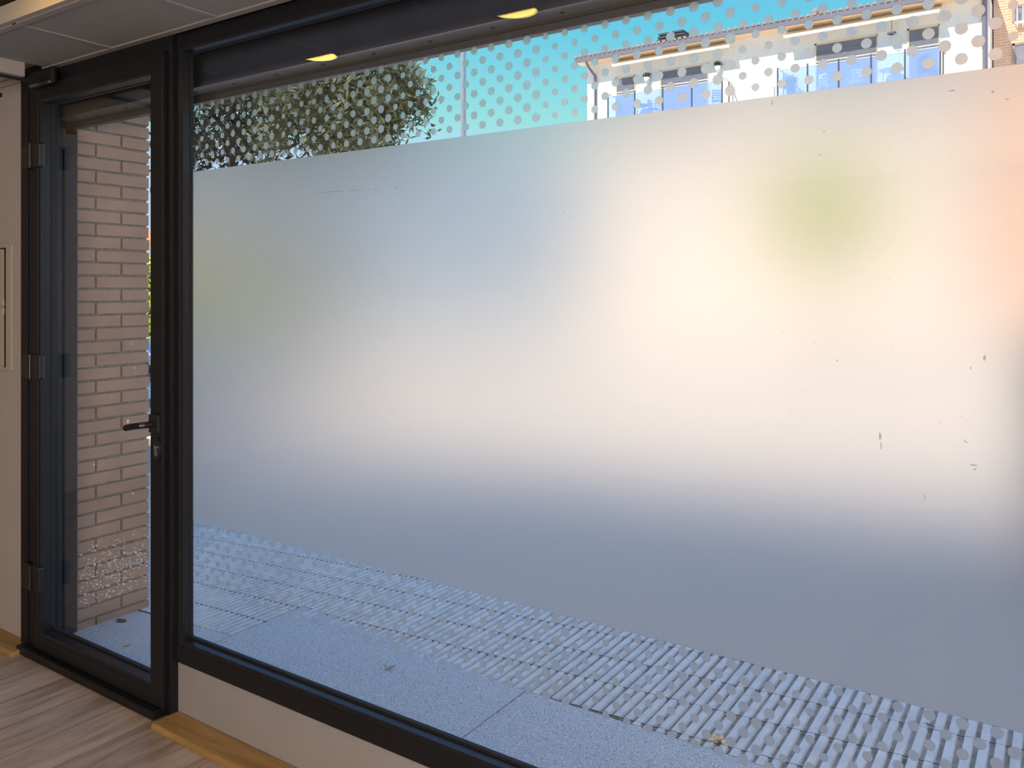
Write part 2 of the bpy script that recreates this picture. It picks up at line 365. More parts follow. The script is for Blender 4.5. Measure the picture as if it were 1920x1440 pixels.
q0 = px(551.3, 1153.7, YW)
dots(FB0-.012, 1, q0.x, 2).build('dot_pattern', M['frost'], wn)['label'] = 'rows of small frosted dots below the frosted band'

sm_ = mat('scratch_grey', (.45, .43, .42), .8); g = MB(); rs = random.Random(8)
marks = [(1650, 818, 3, 9), (1652, 836, 1.2, 9), (1846, 671, 3, 6), (1826, 872, 7, 2), (1828, 880, 3, 2), (1734, 933, 1.2, 9), (1785, 170, 6, 1.5), (1862, 172, 3, 3), (1888, 186, 5, 1.5),
         (1545, 246, 2, 1.5), (1809, 826, 2, 2), (1812, 829, 4, 1), (1570, 676, 2, 2), (1820, 690, 2, 2), (1448, 193, 1.2, 6), (1537, 290, 2, 1.5), (1480, 1058, 1.5, 1)]
marks += [(600+rs.random()*160, 0, rs.uniform(1, 6), .6) for i in range(26)]+[(rs.uniform(362, 420), rs.uniform(340, 470), .8, rs.uniform(.8, 2)) for i in range(24)]+[(rs.uniform(380, 1900), rs.uniform(330, 950), 1.2, 1) for i in range(30)]
for u, v, a, b in marks:
    if v == 0: v = 361-(u-600)*.062
    p = px(u, v, YFm0); k = (p.x*-SY+YFm0*CY)/F
    g.prism([(p.x+a*k*math.cos(t)*rs.uniform(.6, 1), p.z+b*k*math.sin(t)*rs.uniform(.6, 1)) for t in [i*math.pi/4 for i in range(8)]], 'y', YFm0-.0005, YFm0-.0001)
g.build('scratch_marks', sm_, wn)['kind'] = 'stuff'

# ------------------------------------------------------------------ electrical panel on the left wall
ep = tag(empty('electrical_panel', (-4.1, YF, 1.4)), 'cream flush electrical panel with two latches on the wall left of the door', 'electrical panel')
pr = px(22, 457, YF-.008); pb = px(22, 695, YF-.008)
x1, z1, z0 = pr.x, pr.z, pb.z
MB().box(x1-.62, x1, YF-.010, YF, z0, z1).build('panel_frame', M['panelwhite'], ep, bevel=.002)
xd = X(9, YF-.014)
dd = MB().box(x1-.59, xd-.008, YF-.016, YF-.009, z0+.02, z1-.022).build('panel_door', M['panelwhite'], ep, bevel=.002)
g = MB().box(xd-.008, xd, YF-.0135, YF-.0095, z0+.012, z1-.016).box(x1-.60, xd, YF-.0135, YF-.0095, z1-.022, z1-.016)
g.build('door_gap', M['dark'], ep)
zm = px(5, 575, YF).z
for s in (1, -1):
    g = MB().prism([(xd-.001, zm+s*.006), (xd-.004, zm+s*.034), (xd-.022, zm+s*.030), (xd-.03, zm+s*.012), (xd-.03, zm+s*.006)], 'y', YF-.024, YF-.012)
    g.build('latch', M['panelwhite'], ep, bevel=.002)
tag(MB().box(X(0, YF)-.03, X(4, YF), YF-.02, YF, px(0, 183, YF).z, px(0, 176, YF).z).build('cable_clip', M['plastic']), 'tiny black clip high on the wall left of the door', 'clip')

# ------------------------------------------------------------------ downlights in the inner ceiling
lamp_m = mat('warm_lamp_lens', (1, .8, .35), .5, emit=((1, .66, .13), 22))
def downlight(x, y, label):
    e = tag(empty('downlight', (x, y, 2.52)), label, 'ceiling light', 'round downlights in the cream ceiling')
    MB().lathe([(.088, .0), (.108, .0), (.106, -.008), (.086, -.008), (.088, .0)], (x, y, 2.52), 28).build('trim_ring', M['chrome'], e)
    MB().prism([(x+.087*math.cos(2*math.pi*i/28), y+.087*math.sin(2*math.pi*i/28)) for i in range(28)], 'z', 2.513, 2.519).build('lamp_lens', lamp_m, e)
DLY = 2*YW-2.44
downlight(-2.66, DLY, 'round warm downlight, the left of two reflected in the window glass')
downlight(-1.645, DLY, 'round warm downlight, the right of two reflected in the window glass')

# ================================================================== OUTSIDE THE GLASS
# roller shutter housing above the glass
hb = tag(empty('shutter_housing', (-1, 1.9, 2.27)), 'long dark roller shutter housing above the shop front outside the glass', 'shutter housing')
zu = 2.276
MB().box(-3.86, XR, 1.903, 1.915, zu-.003, 2.61).build('housing_face', M['shutterbox'], hb)
MB().box(-3.745, XR, 1.915, 2.0, zu, zu+.006).build('housing_underside', M['boxunder'], hb)
MB().box(-3.745, XR, 1.985, 1.995, zu-.008, zu).build('edge_bead', M['guide'], hb)
MB().box(-3.745, XR, 1.995, 2.025, 2.247, 2.61).build('housing_lip', M['boxlip'], hb, bevel=.002)
x = -3.5
while x < 1.5:
    MB().lathe([(0, -.004), (.006, -.003), (.007, 0)], (x, 1.955, zu), 10).build('bolt', M['plastic'], hb); x += .235
# shutter guide on the left
gd = tag(empty('shutter_guide', (-3.76, 1.95, 0)), 'dark vertical shutter guide rail between the door and the brick pier', 'guide rail')
zt = 2.22
MB().box(-3.86, -3.752, 1.80, 1.945, -.06, zt).build('guide_channel', M['guide'], gd, bevel=.003)
MB().box(-3.86, -3.746, 1.948, 2.006, -.06, zt).build('guide_channel', M['guide'], gd, bevel=.004)
MB().box(-3.86, -3.744, 1.895, 1.955, zt-.075, zt+.02).build('top_bracket', M['guide'], gd, bevel=.004)
# brick pier
bp_ = tag(empty('brick_pier', (-3.87, 2.19, -.06)), 'pinkish brown brick pier with weathered base outside the door', 'pillar')
XB, Y0, Y1 = -3.752, 2.01, 2.365
MB().box(-4.25, XB-.010, Y0, Y1-.008, -.1, 2.60).build('mortar_core', M['mortar'], bp_)
g = MB(); g2 = MB(); k = 0; CH = .0612; z = -.075
while z < 2.56:
    cuts = [1.99, 2.098, Y1] if k % 2 == 0 else [1.99, 2.223, Y1]
    for a, b in zip(cuts, cuts[1:]):
        j = random.uniform(-.0015, .0015); dz = random.uniform(-.0012, .0012)
        g.box(-4.25, XB+j, a+(.005 if a > 2 else .02), b-(.005 if b < Y1 else -j), z+.0055+dz, z+CH-.0045+dz)
    z += CH; k += 1
g.build('bricks', M['brick'], bp_, bevel=.0022)
g = MB(); rr = random.Random(3)                        # salt stains and paint flecks near the foot
for i in range(420):
    z = .05+.30*rr.random()**1.3; y = 2.02+.33*rr.random(); a = rr.uniform(.0012, .0045)
    if rr.random() < .6: z = .20+rr.gauss(0, .045)
    pts = [(y+a*math.cos(t)*rr.uniform(.5, 1.8), z+a*math.sin(t)*rr.uniform(.4, 1.2)) for t in [0, 1.1, 2.3, 3.4, 4.6, 5.5]]
    g.prism(pts, 'x', XB-.003, XB+.0022)
for (u, v, a) in ((237, 790, .010), (175, 870, .008), (176, 868, .006), (247, 925, .005), (243, 645, .004), (250, 690, .004), (205, 745, .003)):
    t = 2.01+(u-146)/131*.35; s_ = (X(u, 2.2)); zz = HC+(HV-v)/F*(3.752*SY+t*CY)
    g.prism([(t+a*math.cos(q)*.7, zz+a*math.sin(q)) for q in [i*2*math.pi/9 for i in range(9)]], 'x', XB-.003, XB+.0022)
g.build('salt_stain', M['efflor'], bp_)['kind'] = 'stuff'
# upper facade and the outer wall left of the pier (throw the shade the pavement lies in)
fac = mat('facade_render', (.45, .36, .30), .9)
struct(MB().box(-14, 12, 1.76, 2.0, 2.62, 4.35).build('wall_outside_top', fac), 'outer wall of the shop above the shutter housing', 'wall')
struct(MB().box(-14, -4.26, 2.005, 2.30, -1.2, 4.35).box(-14, XL-.1, 1.76, 2.0, -1.2, 2.62).box(-6.2, -3.87, 1.80, 2.0, -.2, 2.62).build('wall_outside_left', fac), 'outer wall of the shop left of the brick pier', 'wall')
struct(MB().box(XR+.1, 12, 1.76, 2.02, -.1, 2.62).box(XR-.3, XR+.1, 2.03, 2.05, -.1, 2.62).build('wall_outside_right', fac), 'outer wall of the shop right of the window', 'wall')
struct(MB().box(XL-.1, XR+.1, YB-.1, 1.76, 2.62, 2.75).build('roof', fac), 'roof slab of the shop', 'roof')

# --- ground: sloping street
def slab(g, poly, dz0=-.06, dz1=0.0):
    n = len(poly); vs = [(x, y, gz(x)+dz1) for x, y in poly]+[(x, y, gz(x)+dz0) for x, y in poly]
    g.add(vs, [tuple(range(n)), tuple(range(n, 2*n))[::-1]]+[(i, n+i, n+(i+1) % n, (i+1) % n) for i in range(n)])
def yb(x): return 2.50-.105*(x+2.2) if x > -2.94 else 2.62    # edge between slabs and ribbed pavers
g = MB()
for a, b in ((-3.022, -1.586), (-1.580, .45), (.456, 2.5), (2.506, 5)):
    slab(g, [(a, 1.80), (b, 1.80), (b, max(yb(b), 2.1)), (a, yb(a) if a > -3 else 2.70)])
slab(g, [(-6, 1.80), (-3.028, 1.80), (-3.028, 2.30), (-6, 2.30)])
struct(g.build('terrace', M['terrazzo']), 'speckled grey stone slabs outside the shop front', 'paving')
# ribbed pavers: rows of 0.2 m tiles, each with five raised ribs
g = MB(); base = MB()
def rowy(k, x): return 2.06+.198*k-.038*(x+2.2)
NR = 24
rr = random.Random(5)
for k in range(NR):
    nx = int(12/.204)
    for i in range(nx):
        xa = -7.6+i*.204+(.0 if k % 1 == 0 else 0)
        for r_ in range(5):
            x0 = xa+.004+r_*.040; x1 = x0+.0255; xm = (x0+x1)/2
            ya, yc = rowy(k, xm)+.002, rowy(k, xm)+.1955
            lim = (yb(xm)+.004) if xm > -3.026 else 2.305
            if xm > -3.026 and xm < -2.94: lim = 2.705
            if yc < lim+.02: continue
            ya = max(ya, lim)
            if xm > 4.2: continue
            h = rr.uniform(-.0008, .0008)
            vs = []
            for (xx, zz) in ((x0-.0015, -.0098), (x0+.0015, 0), (x1-.0015, 0), (x1+.0015, -.0098)):
                for yy in (ya, yc): vs.append((xx, yy, gz(xx)+zz+h))
            g.add(vs, [(0,1,3,2), (2,3,5,4), (4,5,7,6), (0,2,4,6), (1,7,5,3)])
pav = struct(g.build('pavement', M['rib']), 'pale ribbed pavers of the sidewalk', 'paving')
j_ = MB()
for k in range(NR):                                    # dark open joints between the rows
    for i in range(46):
        xa, xb_ = -7.0+i*.25, -7.0+(i+1)*.25; y0, y1 = rowy(k, xa)-.003, rowy(k, xb_)-.003
        xm = (xa+xb_)/2
        if y0 < (yb(xm) if xm > -3.026 else 2.31): continue
        j_.add([(xa, y0-.0035, gz(xa)-.0015), (xb_, y1-.0035, gz(xb_)-.0015), (xb_, y1+.0035, gz(xb_)-.0015), (xa, y0+.0035, gz(xa)-.0015)], [(0, 1, 2, 3)])
j_.build('dark_joints', M['joint'], pav)
b_ = MB()
for i in range(40):
    xa, xb_ = -20+i*.65, -20+(i+1)*.65
    b_.add([(xa, 1.8, gz(xa)-.010), (xb_, 1.8, gz(xb_)-.010), (xb_, 6.6, gz(xb_)-.010), (xa, 6.6, gz(xa)-.010)], [(0, 1, 2, 3)])
b_.build('paving_joints', M['groove'], pav)
g = MB()
g.add([(-90, 6.6, gz(-60)-.06), (-60, 6.6, gz(-60)-.06), (8, 6.6, gz(8)-.06), (60, 6.6, gz(8)-.06), (60, 120, gz(8)-.06), (8, 120, gz(8)-.06), (-60, 120, gz(-60)-.06), (-90, 120, gz(-60)-.06)], [(0, 1, 6, 7), (1, 2, 5, 6), (2, 3, 4, 5)])
struct(g.build('street', M['road']), 'pale sunlit street beyond the sidewalk', 'street')
g = MB(); slab(g, [(-20, 6.45), (6, 6.45), (6, 6.6), (-20, 6.6)], -.2, .005)
struct(g.build('kerb', M['road']), 'kerb stone between sidewalk and street', 'kerb')

# --- litter on the ground
def leafmesh(c, L, W, rot, curl=.3):
    g = MB(); vs = []
    for i in range(7):
        t = i/6; wd = W*math.sin(math.pi*min(1, t*1.0+.02))*.5
        for s in (-1, 0, 1):
            a, b = (t-.5)*L, s*wd; z = abs(s)*curl*W*.3+curl*L*(t-.5)**2
            vs.append((c[0]+a*math.cos(rot)-b*math.sin(rot), c[1]+a*math.sin(rot)+b*math.cos(rot), c[2]+.002+z))
    fs = [(i*3+j, (i+1)*3+j, (i+1)*3+j+1, i*3+j+1) for i in range(6) for j in (0, 1)]
    g.add(vs, fs, True); return g
drym = mat('dry_leaf', (.50, .42, .30), .8); brm = mat('brown_leaf', (.10, .08, .07), .8)
def ground_at(u, v):
    a = (u-CU)/F; d = (a*CY-SY, a*SY+CY, (HV-v)/F)
    t = (-.05+.068*3.75-HC)/(d[2]-.068*d[0]); return (d[0]*t, d[1]*t, HC+d[2]*t)
tag(leafmesh(ground_at(730, 1254), .045, .02, .5, .9).build('dry_leaf', drym), 'small curled pale leaf on the speckled slab behind the window', 'leaf')
tag(leafmesh(ground_at(237, 1211), .04, .018, .6, .6).build('dry_leaf', drym), 'small pale leaf on the doorstep slab outside the door', 'leaf')
tag(leafmesh(ground_at(228, 1165), .07, .035, .1, .2).build('dry_leaf', brm), 'dark brown leaf lying at the foot of the brick pier', 'leaf')
tag(leafmesh(ground_at(1744, 1361), .03, .012, -.3, .2).build('dry_leaf', brm), 'small dark leaf on the ribbed pavers at the lower right', 'leaf')
c_ = ground_at(1345, 1388); g = MB()
for i in range(7):
    q = (c_[0]+random.uniform(-.022, .022), c_[1]+random.uniform(-.014, .014), c_[2]+.004); r_ = random.uniform(.007, .012)
    g.lathe([(0, -.5*r_), (r_*.8, -.3*r_), (r_, .1*r_), (r_*.6, .6*r_), (0, .8*r_)], q, 8)
tag(g.build('stone_crumb', mat('yellow_crumb', (.62, .50, .33), .9, var=.4, vscale=60)), 'yellowish crumbly clump at the edge of the ribbed pavers', 'debris')

# ================================================================== ACROSS THE STREET
BY = 42.0                                              # facade plane of the white block
ab = tag(empty('apartment_building', (-13, BY, 0)), 'white rendered apartment block with dark shutters, balconies and tiled roof', 'building')
ex0, ex1 = X(1101, BY), X(1856, BY)
ze = px(1400, 72, BY).z                                 # wall top
openings = [(1157, 1190, 141), (1240, 1327, 128.5), (1531, 1644, 73), (1705, 1760, 52)]
ztop = px(1285, 128, BY).z
ztop2 = px(1590, 76, BY).z
wall = MB()
wall.box(ex0, ex1, BY, BY+9, -3, ze+.05)
wall.build('wall', M['white'], ab)
eo = .75                                                # eave overhang
MB().box(ex0-.3, ex1, BY-eo, BY, ze+.02, ze+.12).build('soffit', M['soffit'], ab)
MB().box(ex0-.35, ex1, BY-eo-.12, BY-eo, ze+.02, ze+.24).build('gutter', M['slate'], ab)
g = MB().prism([(BY-eo-.10, ze+.24), (BY-eo-.10, ze+.30), (BY+4.5, ze+1.9), (BY+9.2, ze+.3), (BY+9.2, ze+.1)], 'x', ex0-.3, ex1)
x = ex0-.25
while x < ex1:
    g.prism([(x+.11*math.cos(t), ze+.30+.11*math.sin(t)) for t in [math.pi*i/5 for i in range(6)]], 'y', BY-eo-.16, BY-eo+.3); x += .30
g.build('roof', M['rooftile'], ab)
def opening(u0, u1, zt_, h=2.6):
    a, b = X(u0, BY), X(u1, BY)
    fr = MB().box(a-.08, a, BY-.05, BY+.02, zt_-h, zt_+.08).box(b, b+.03, BY-.05, BY+.02, zt_-h, zt_+.08).box(a-.08, b+.03, BY-.05, BY+.02, zt_, zt_+.08).build('window_surround', M['soffit'], ab)
    g = MB(); z = zt_-h
    while z < zt_-.01: g.prism([(BY-.01, z), (BY-.045, z+.02), (BY-.03, z+.06), (BY-.01, z+.065)], 'x', a, b); z += .065
    g.build('window_shutter', M['shutter'], ab)
opening(1157, 1190, ztop); opening(1240, 1327, ztop); opening(1531, 1644, ztop2); opening(1705, 1760, ztop2)
def awning(u0, u1, v0):
    a, b = X(u0, BY-.7), X(u1, BY-.7); z = px(u0, v0, BY-.7).z
    aw = MB().prism([(BY-.01, z+.50), (BY-.72, z+.12), (BY-.72, z+.08), (BY-.01, z+.44)], 'x', a, b).build('awning', M['awning'], ab)
    MB().box(a, b, BY-.78, BY-.70, z, z+.13).build('front_bar', M['parapet'], aw)
    MB().bar((a, BY-.03, z+.55), (b, BY-.03, z+.55), .09).build('awning_roller', M['rooftile'], aw)
    for x in (a+.1, b-.1): MB().bar((x, BY-.72, z+.05), (x, BY, z-.15), .025).build('awning_arm', M['rail'], aw)
awning(1148, 1368, 125.5); awning(1470, 1762, 72)
BD = 1.3
def balcony(u0, u1, u2, v, posts):
    a, b = X(u0, BY-BD), X(u1, BY-BD); z = px(u2, v, BY-BD).z; fl = z-1.45
    bc = MB().box(a-.1, b+.1, BY-BD-.08, BY, fl-.2, fl).build('balcony', M['parapet'], ab)
    g = MB().box(a, b, BY-BD-.03, BY-BD+.03, z-.04, z).box(a, b, BY-BD-.02, BY-BD+.02, z-.17, z-.14)
    for x in (a, b): g.box(x-.03, x+.03, BY-BD, BY, z-.05, z)
    g.build('handrail', M['rail'], bc)
    for i in range(posts+1):
        x = a+(b-a)*i/posts; MB().box(x-.03, x+.03, BY-BD-.03, BY-BD+.03, fl, z-.04).build('balcony_post', M['darkmetal'], bc)
    for x in (a, b): MB().box(x-.025, x+.025, BY-.3, BY-.25, fl, z-.04).build('balcony_post', M['darkmetal'], bc)
    g = MB().box(a, b, BY-BD-.008, BY-BD+.008, fl+.05, z-.17)
    g.build('balustrade_glass', M['balglass'], bc)
    return a, b, z, fl
def balglass():
    m = bpy.data.materials.new('pale_blue_balustrade_glass'); m.use_nodes = True; n = m.node_tree; n.nodes.clear(); L = n.links
    o = n.nodes.new('ShaderNodeOutputMaterial'); mx = n.nodes.new('ShaderNodeMixShader'); tr = n.nodes.new('ShaderNodeBsdfTransparent'); df = n.nodes.new('ShaderNodeBsdfDiffuse')
    df.inputs[0].default_value = (.42, .60, .95, 1); tr.inputs[0].default_value = (.8, .9, 1, 1); mx.inputs[0].default_value = .33
    L.new(tr.outputs[0], mx.inputs[1]); L.new(df.outputs[0], mx.inputs[2]); L.new(mx.outputs[0], o.inputs[0]); return m
M['balglass'] = balglass()
a1, b1, zr1, fl1 = balcony(1140, 1354, 1250, 159.5, 4)
a2, b2, zr2, fl2 = balcony(1458, 1763, 1600, 105, 5)
# parapets of the lower terraces
def parapet(u0, u1, v):
    p = px(u0, v, BY-BD); q = X(u1, BY-BD)
    MB().box(p.x, q, BY-BD-.1, BY-BD+.1, p.z-1.5, p.z).build('parapet', M['parapet'], ab)
parapet(1384, 1452, 172); parapet(1772, 1842, 103)
g = MB().tube([px(1099, 117, BY-.8), px(1105, 128, BY-.5), px(1116, 143, BY-.08), px(1116, 165, BY-.08), px(1116, 600, BY-.08)], .07)
g.build('downpipe', M['slate'], ab)
g = MB().tube([px(1846, -20, BY-.08), px(1846, 600, BY-.08)], .10)
g.build('downpipe', M['slate'], ab)
# chimney with stacked slats and a small vent
p = px(1264, 82, BY+2); g = MB()
g.box(p.x-.75, p.x+.75, BY+1.6, BY+2.6, ze, p.z-.1)
for k in range(4): g.box(p.x-.9+.05*k, p.x+.9-.05*k, BY+1.5, BY+2.7, p.z-.05+k*.17, p.z+.05+k*.17)
g.build('chimney', M['darkmetal'], ab)
p = px(1531, 30, BY+1.0); g = MB().bar((p.x, BY+1, ze), (p.x, BY+1, p.z), .12)
vt = g.build('vent_pipe', M['parapet'], ab)
MB().lathe([(.12, 0), (.22, .1), (.22, .3), (.05, .42)], (p.x, BY+1, p.z), 12).build('vent_cap', M['rooftile'], vt)
# things on the balconies
def chair(x, y, z, rot, m, label, group):
    e = empty('garden_chair', (x, y, z)); e.rotation_euler = (0, 0, rot); tag(e, label, 'chair', group)
    def P(g, n):
        o = g.build(n, m); o.parent = e; return o
    P(MB().box(-.24, .24, -.24, .24, .42, .46), 'seat')
    g = MB()
    for k in range(4): g.box(-.24, .24, .22, .25, .52+.12*k, .59+.12*k)
    g.box(-.25, -.21, .22, .26, .45, .98).box(.21, .25, .22, .26, .45, .98); P(g, 'backrest')
    for sx in (-1, 1):
        for sy in (-1, 1): P(MB().bar((sx*.21, sy*.21, .42), (sx*.25, sy*.26, 0), .02), 'leg')
        P(MB().tube([(sx*.26, .22, .68), (sx*.27, -.2, .66), (sx*.25, -.24, .44)], .018), 'armrest')
def table(x, y, z, r, m, label):
    e = empty('garden_table', (x, y, z)); tag(e, label, 'table')
    for g, n in ((MB().lathe([(0, .72), (r, .72), (r, .75), (0, .75)], n=24), 'tabletop'),): g.build(n, m).parent = e
    for t in (0, 1.57, 3.14, 4.71): MB().bar((.6*r*math.cos(t), .6*r*math.sin(t), .72), (.8*r*math.cos(t), .8*r*math.sin(t), 0), .02).build('leg', m).parent = e
yc = BY-.55
chair(X(1345, yc), yc, fl1, R(200), M['bluefurn'], 'blue slatted garden chair at the right end of the left balcony', 'blue balcony chairs')
chair(X(1226, yc), yc, fl1, R(90), M['bluefurn'], 'blue garden chair beside the table on the left balcony', 'blue balcony chairs')
table(X(1200, yc), yc, fl1, .5, M['bluefurn'], 'round blue table on the left balcony of the white block')
chair(X(1550, yc), yc, fl2, R(150), M['whitefurn'], 'white garden chair before the shutter on the right balcony, left one', 'white balcony chairs')
chair(X(1602, yc), yc, fl2, R(220), M['whitefurn'], 'white garden chair before the shutter on the right balcony, right one', 'white balcony chairs')
table(X(1672, yc), yc, fl2, .55, M['whitefurn'], 'round white table on the right balcony of the white block')

def foliage(g, c, rad, n, L, W, rg, flat=.0, clump=0):
    cs = []
    if clump:
        for i in range(clump):
            d = Vector((rg.gauss(0, 1), rg.gauss(0, 1), rg.gauss(0, 1))).normalized()*rg.uniform(.35, .95)
            cs.append(Vector((d.x*rad[0], d.y*rad[1], d.z*rad[2])))
    for i in range(n):
        if clump:
            q = rg.choice(cs); d = q+Vector((rg.gauss(0, 1)*rad[0], rg.gauss(0, 1)*rad[1], rg.gauss(0, 1)*rad[2]))*.14
        else:
            d = Vector((rg.gauss(0, 1), rg.gauss(0, 1), rg.gauss(0, 1))).normalized()*rg.random()**.4
            d = Vector((d.x*rad[0], d.y*rad[1], d.z*rad[2]))
        p = Vector(c)+d
        a = Vector((rg.gauss(0, 1), rg.gauss(0, 1), rg.gauss(0, .8)-.3)).normalized(); b = a.orthogonal().normalized()
        b = (b*math.cos(rg.random()*6)+a.cross(b)*math.sin(rg.random()*6)).normalized(); k = a.cross(b)*.15
        l, w_ = L*rg.uniform(.6, 1.3), W*rg.uniform(.6, 1.3)
        g.add([p-a*l/2, p+b*w_/2+k*w_, p+a*l/2, p-b*w_/2+k*w_], [(0, 1, 2), (0, 2, 3)])
def wall_pot(u, v, label):
    p = px(u, v, BY-.15); e = tag(empty('wall_planter', p), label, 'planter', 'small planters on the white facade')
    MB().lathe([(0, -.28), (.10, -.28), (.17, .02), (.15, .02), (0, .0)], (p.x, p.y, p.z), 14).build('pot', M['parapet'], e)
    g = MB(); foliage(g, (p.x, p.y, p.z+.13), (.26, .14, .16), 70, .16, .07, random.Random(u)); g.build('foliage', M['leafdark'], e)['kind'] = 'stuff'
wall_pot(1213, 146, 'small white pot of greenery on the wall between the left balcony doors')
wall_pot(1346, 125, 'small white pot of greenery on the wall right of the wide shutter')
def potted(x, y, z, s, m, label, seed):
    e = tag(empty('potted_plant', (x, y, z)), label, 'plant')
    MB().lathe([(0, 0), (.16*s, 0), (.2*s, .35*s), (.17*s, .35*s), (0, .32*s)], (x, y, z), 14).build('pot', M['slate'], e)
    g = MB(); foliage(g, (x, y, z+.75*s), (.35*s, .3*s, .5*s), 240, .28, .07, random.Random(seed)); g.build('foliage', m, e)['kind'] = 'stuff'
potted(X(1482, yc), yc, fl2, 1.0, M['leafolive'], 'potted shrub at the left end of the right balcony', 4)
potted(X(1735, yc), yc, fl2, 1.1, M['leafolive'], 'potted flowering plant at the right end of the right balcony', 9)
p = px(1672, 62, BY-.4)
e = tag(empty('hanging_lamp', p), 'small round lamp hanging under the right awning', 'lamp')
MB().bar(p, p+Vector((0, 0, .75)), .012).build('cord', M['darkmetal'], e)
MB().lathe([(.10, -.08), (.2, -.03), (.2, .03), (.1, .07), (.02, .09)], p, 16).build('lamp_shade', M['slate'], e)

# brick apartment block on the right
bb = tag(empty('brick_building', (1, 43.6, 0)), 'red brick apartment block at the right edge beside the white block', 'building')
Y2 = 43.4; bx0 = ex1+.25
MB().box(bx0-.2, bx0+16, Y2, Y2+9, -3, ze+6).build('wall', M['farbrick'], bb)
def grille_window(u0, v0, v1, W, grille):
    p = px(u0, v0, Y2); q = px(u0, v1, Y2)
    f_ = MB().box(p.x, p.x+W, Y2-.03, Y2+.02, q.z, p.z).build('window', M['shutter'], bb)
    MB().box(p.x-.1, p.x, Y2-.06, Y2+.02, q.z, p.z+.1).box(p.x-.1, p.x+W+.1, Y2-.06, Y2+.02, p.z, p.z+.1).build('window_surround', M['rooftile'], f_)
    if grille:
        g = MB()
        for i in range(9): g.bar((p.x+.1+i*.22, Y2-.25, q.z-.3), (p.x+.1+i*.22, Y2-.25, p.z), .02, n=6)
        g.box(p.x, p.x+W, Y2-.28, Y2-.02, q.z-.12, q.z-.04)
        g.build('window_grille', M['parapet'], f_)
grille_window(1903, 15, 42, 1.9, True); grille_window(1903, 86, 125, 1.9, False)

# far house seen in the gap beside the pier
fh = tag(empty('far_house', (-30, 19, -1.8)), 'low white house with an orange roof far beyond the brick pier', 'house')
MB().box(-33, -27.2, 18.6, 24, -2.4, 3.3).build('wall', M['white'], fh)
MB().prism([(18.2, 3.25), (18.2, 3.4), (21.3, 4.2), (24.4, 3.4), (24.4, 3.25)], 'x', -33.4, -26.8).build('roof', mat('orange_roof_tile', (.75, .30, .10), .8), fh)

# hedge
g = MB(); rg = random.Random(11)
for i in range(6500):
    x, y, z = rg.uniform(-17.5, -11.4), rg.uniform(9.0, 10.0), rg.uniform(-.9, 2.15)
    if rg.random() < .55: y = 9.0+rg.random()*.12
    a = Vector((rg.gauss(0, 1), rg.gauss(0, 1), rg.gauss(0, 1))).normalized(); b = a.orthogonal().normalized(); l, w_ = .12*rg.uniform(.6, 1.3), .07
    p = Vector((x, y, z)); g.add([p-a*l/2, p+b*w_/2, p+a*l/2, p-b*w_/2], [(0, 1, 2, 3)])
hd = tag(empty('hedge', (-15, 9.5, -.9)), 'bright yellow green hedge behind the parked car', 'hedge')
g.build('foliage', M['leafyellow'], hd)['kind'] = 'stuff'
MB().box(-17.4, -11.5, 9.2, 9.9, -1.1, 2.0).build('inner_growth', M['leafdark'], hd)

# trees
def tree(name, x, y, h0, crowns, m, label, seed, L=.17, W=.06, trunk=.13, group=None):
    rg = random.Random(seed); z0 = gz(x)-.06
    e = tag(empty(name, (x, y, z0)), label, 'tree', group)
    g = MB(); top = Vector((x+.1, y, h0)); g.bar((x, y, z0), top, trunk, trunk*.7)
    for (cx, cy, cz, rx, ry, rz, n, cl_) in crowns:
        c = Vector((cx, cy, cz)); g.bar(top-Vector((0, 0, .1)), c, trunk*.6, trunk*.2)
        for i in range(7):
            d = Vector((rg.gauss(0, 1)*rx, rg.gauss(0, 1)*ry, abs(rg.gauss(0, 1))*rz))*.45; g.bar(top+(c-top)*rg.random(), c+d, trunk*.22, trunk*.05, 6)
    g.build('trunk', M['bark'], e)
    g = MB()
    for (cx, cy, cz, rx, ry, rz, n, cl_) in crowns: foliage(g, (cx, cy, cz), (rx, ry, rz), n, L, W, rg, clump=cl_)
    g.build('foliage', m, e)['kind'] = 'stuff'
tree('street_tree', -14.2, 11, 2.4, [(-14.6, 11, 5.0, 2.1, 1.8, 1.6, 3600, 52), (-12.9, 11.2, 5.4, 1.5, 1.5, 1.4, 2300, 32)], M['leafdark'], 'dark leafy street tree at the far left of the window', 21, L=.2, W=.08, group='street trees')
tree('street_tree', -10.9, 10.6, 2.6, [(-11.2, 10.6, 5.0, 1.6, 1.5, 1.4, 4600, 44), (-10.15, 10.5, 4.9, .95, 1.2, 1.5, 4200, 36)], M['leafolive'], 'olive leafy street tree beside the thin lamp post', 22, L=.2, W=.05, group='street trees')
p = px(1545, 400, 17)
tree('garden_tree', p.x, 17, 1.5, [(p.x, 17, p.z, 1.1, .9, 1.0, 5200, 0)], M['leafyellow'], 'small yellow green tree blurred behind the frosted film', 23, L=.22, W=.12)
p = px(500, 500, 16)
tree('garden_tree', p.x, 16, 1.0, [(p.x, 16, p.z, 3.2, 1.4, 1.5, 6000, 0)], M['leafolive'], 'low olive tree blurred behind the left of the frosted film', 24, L=.25, W=.14)

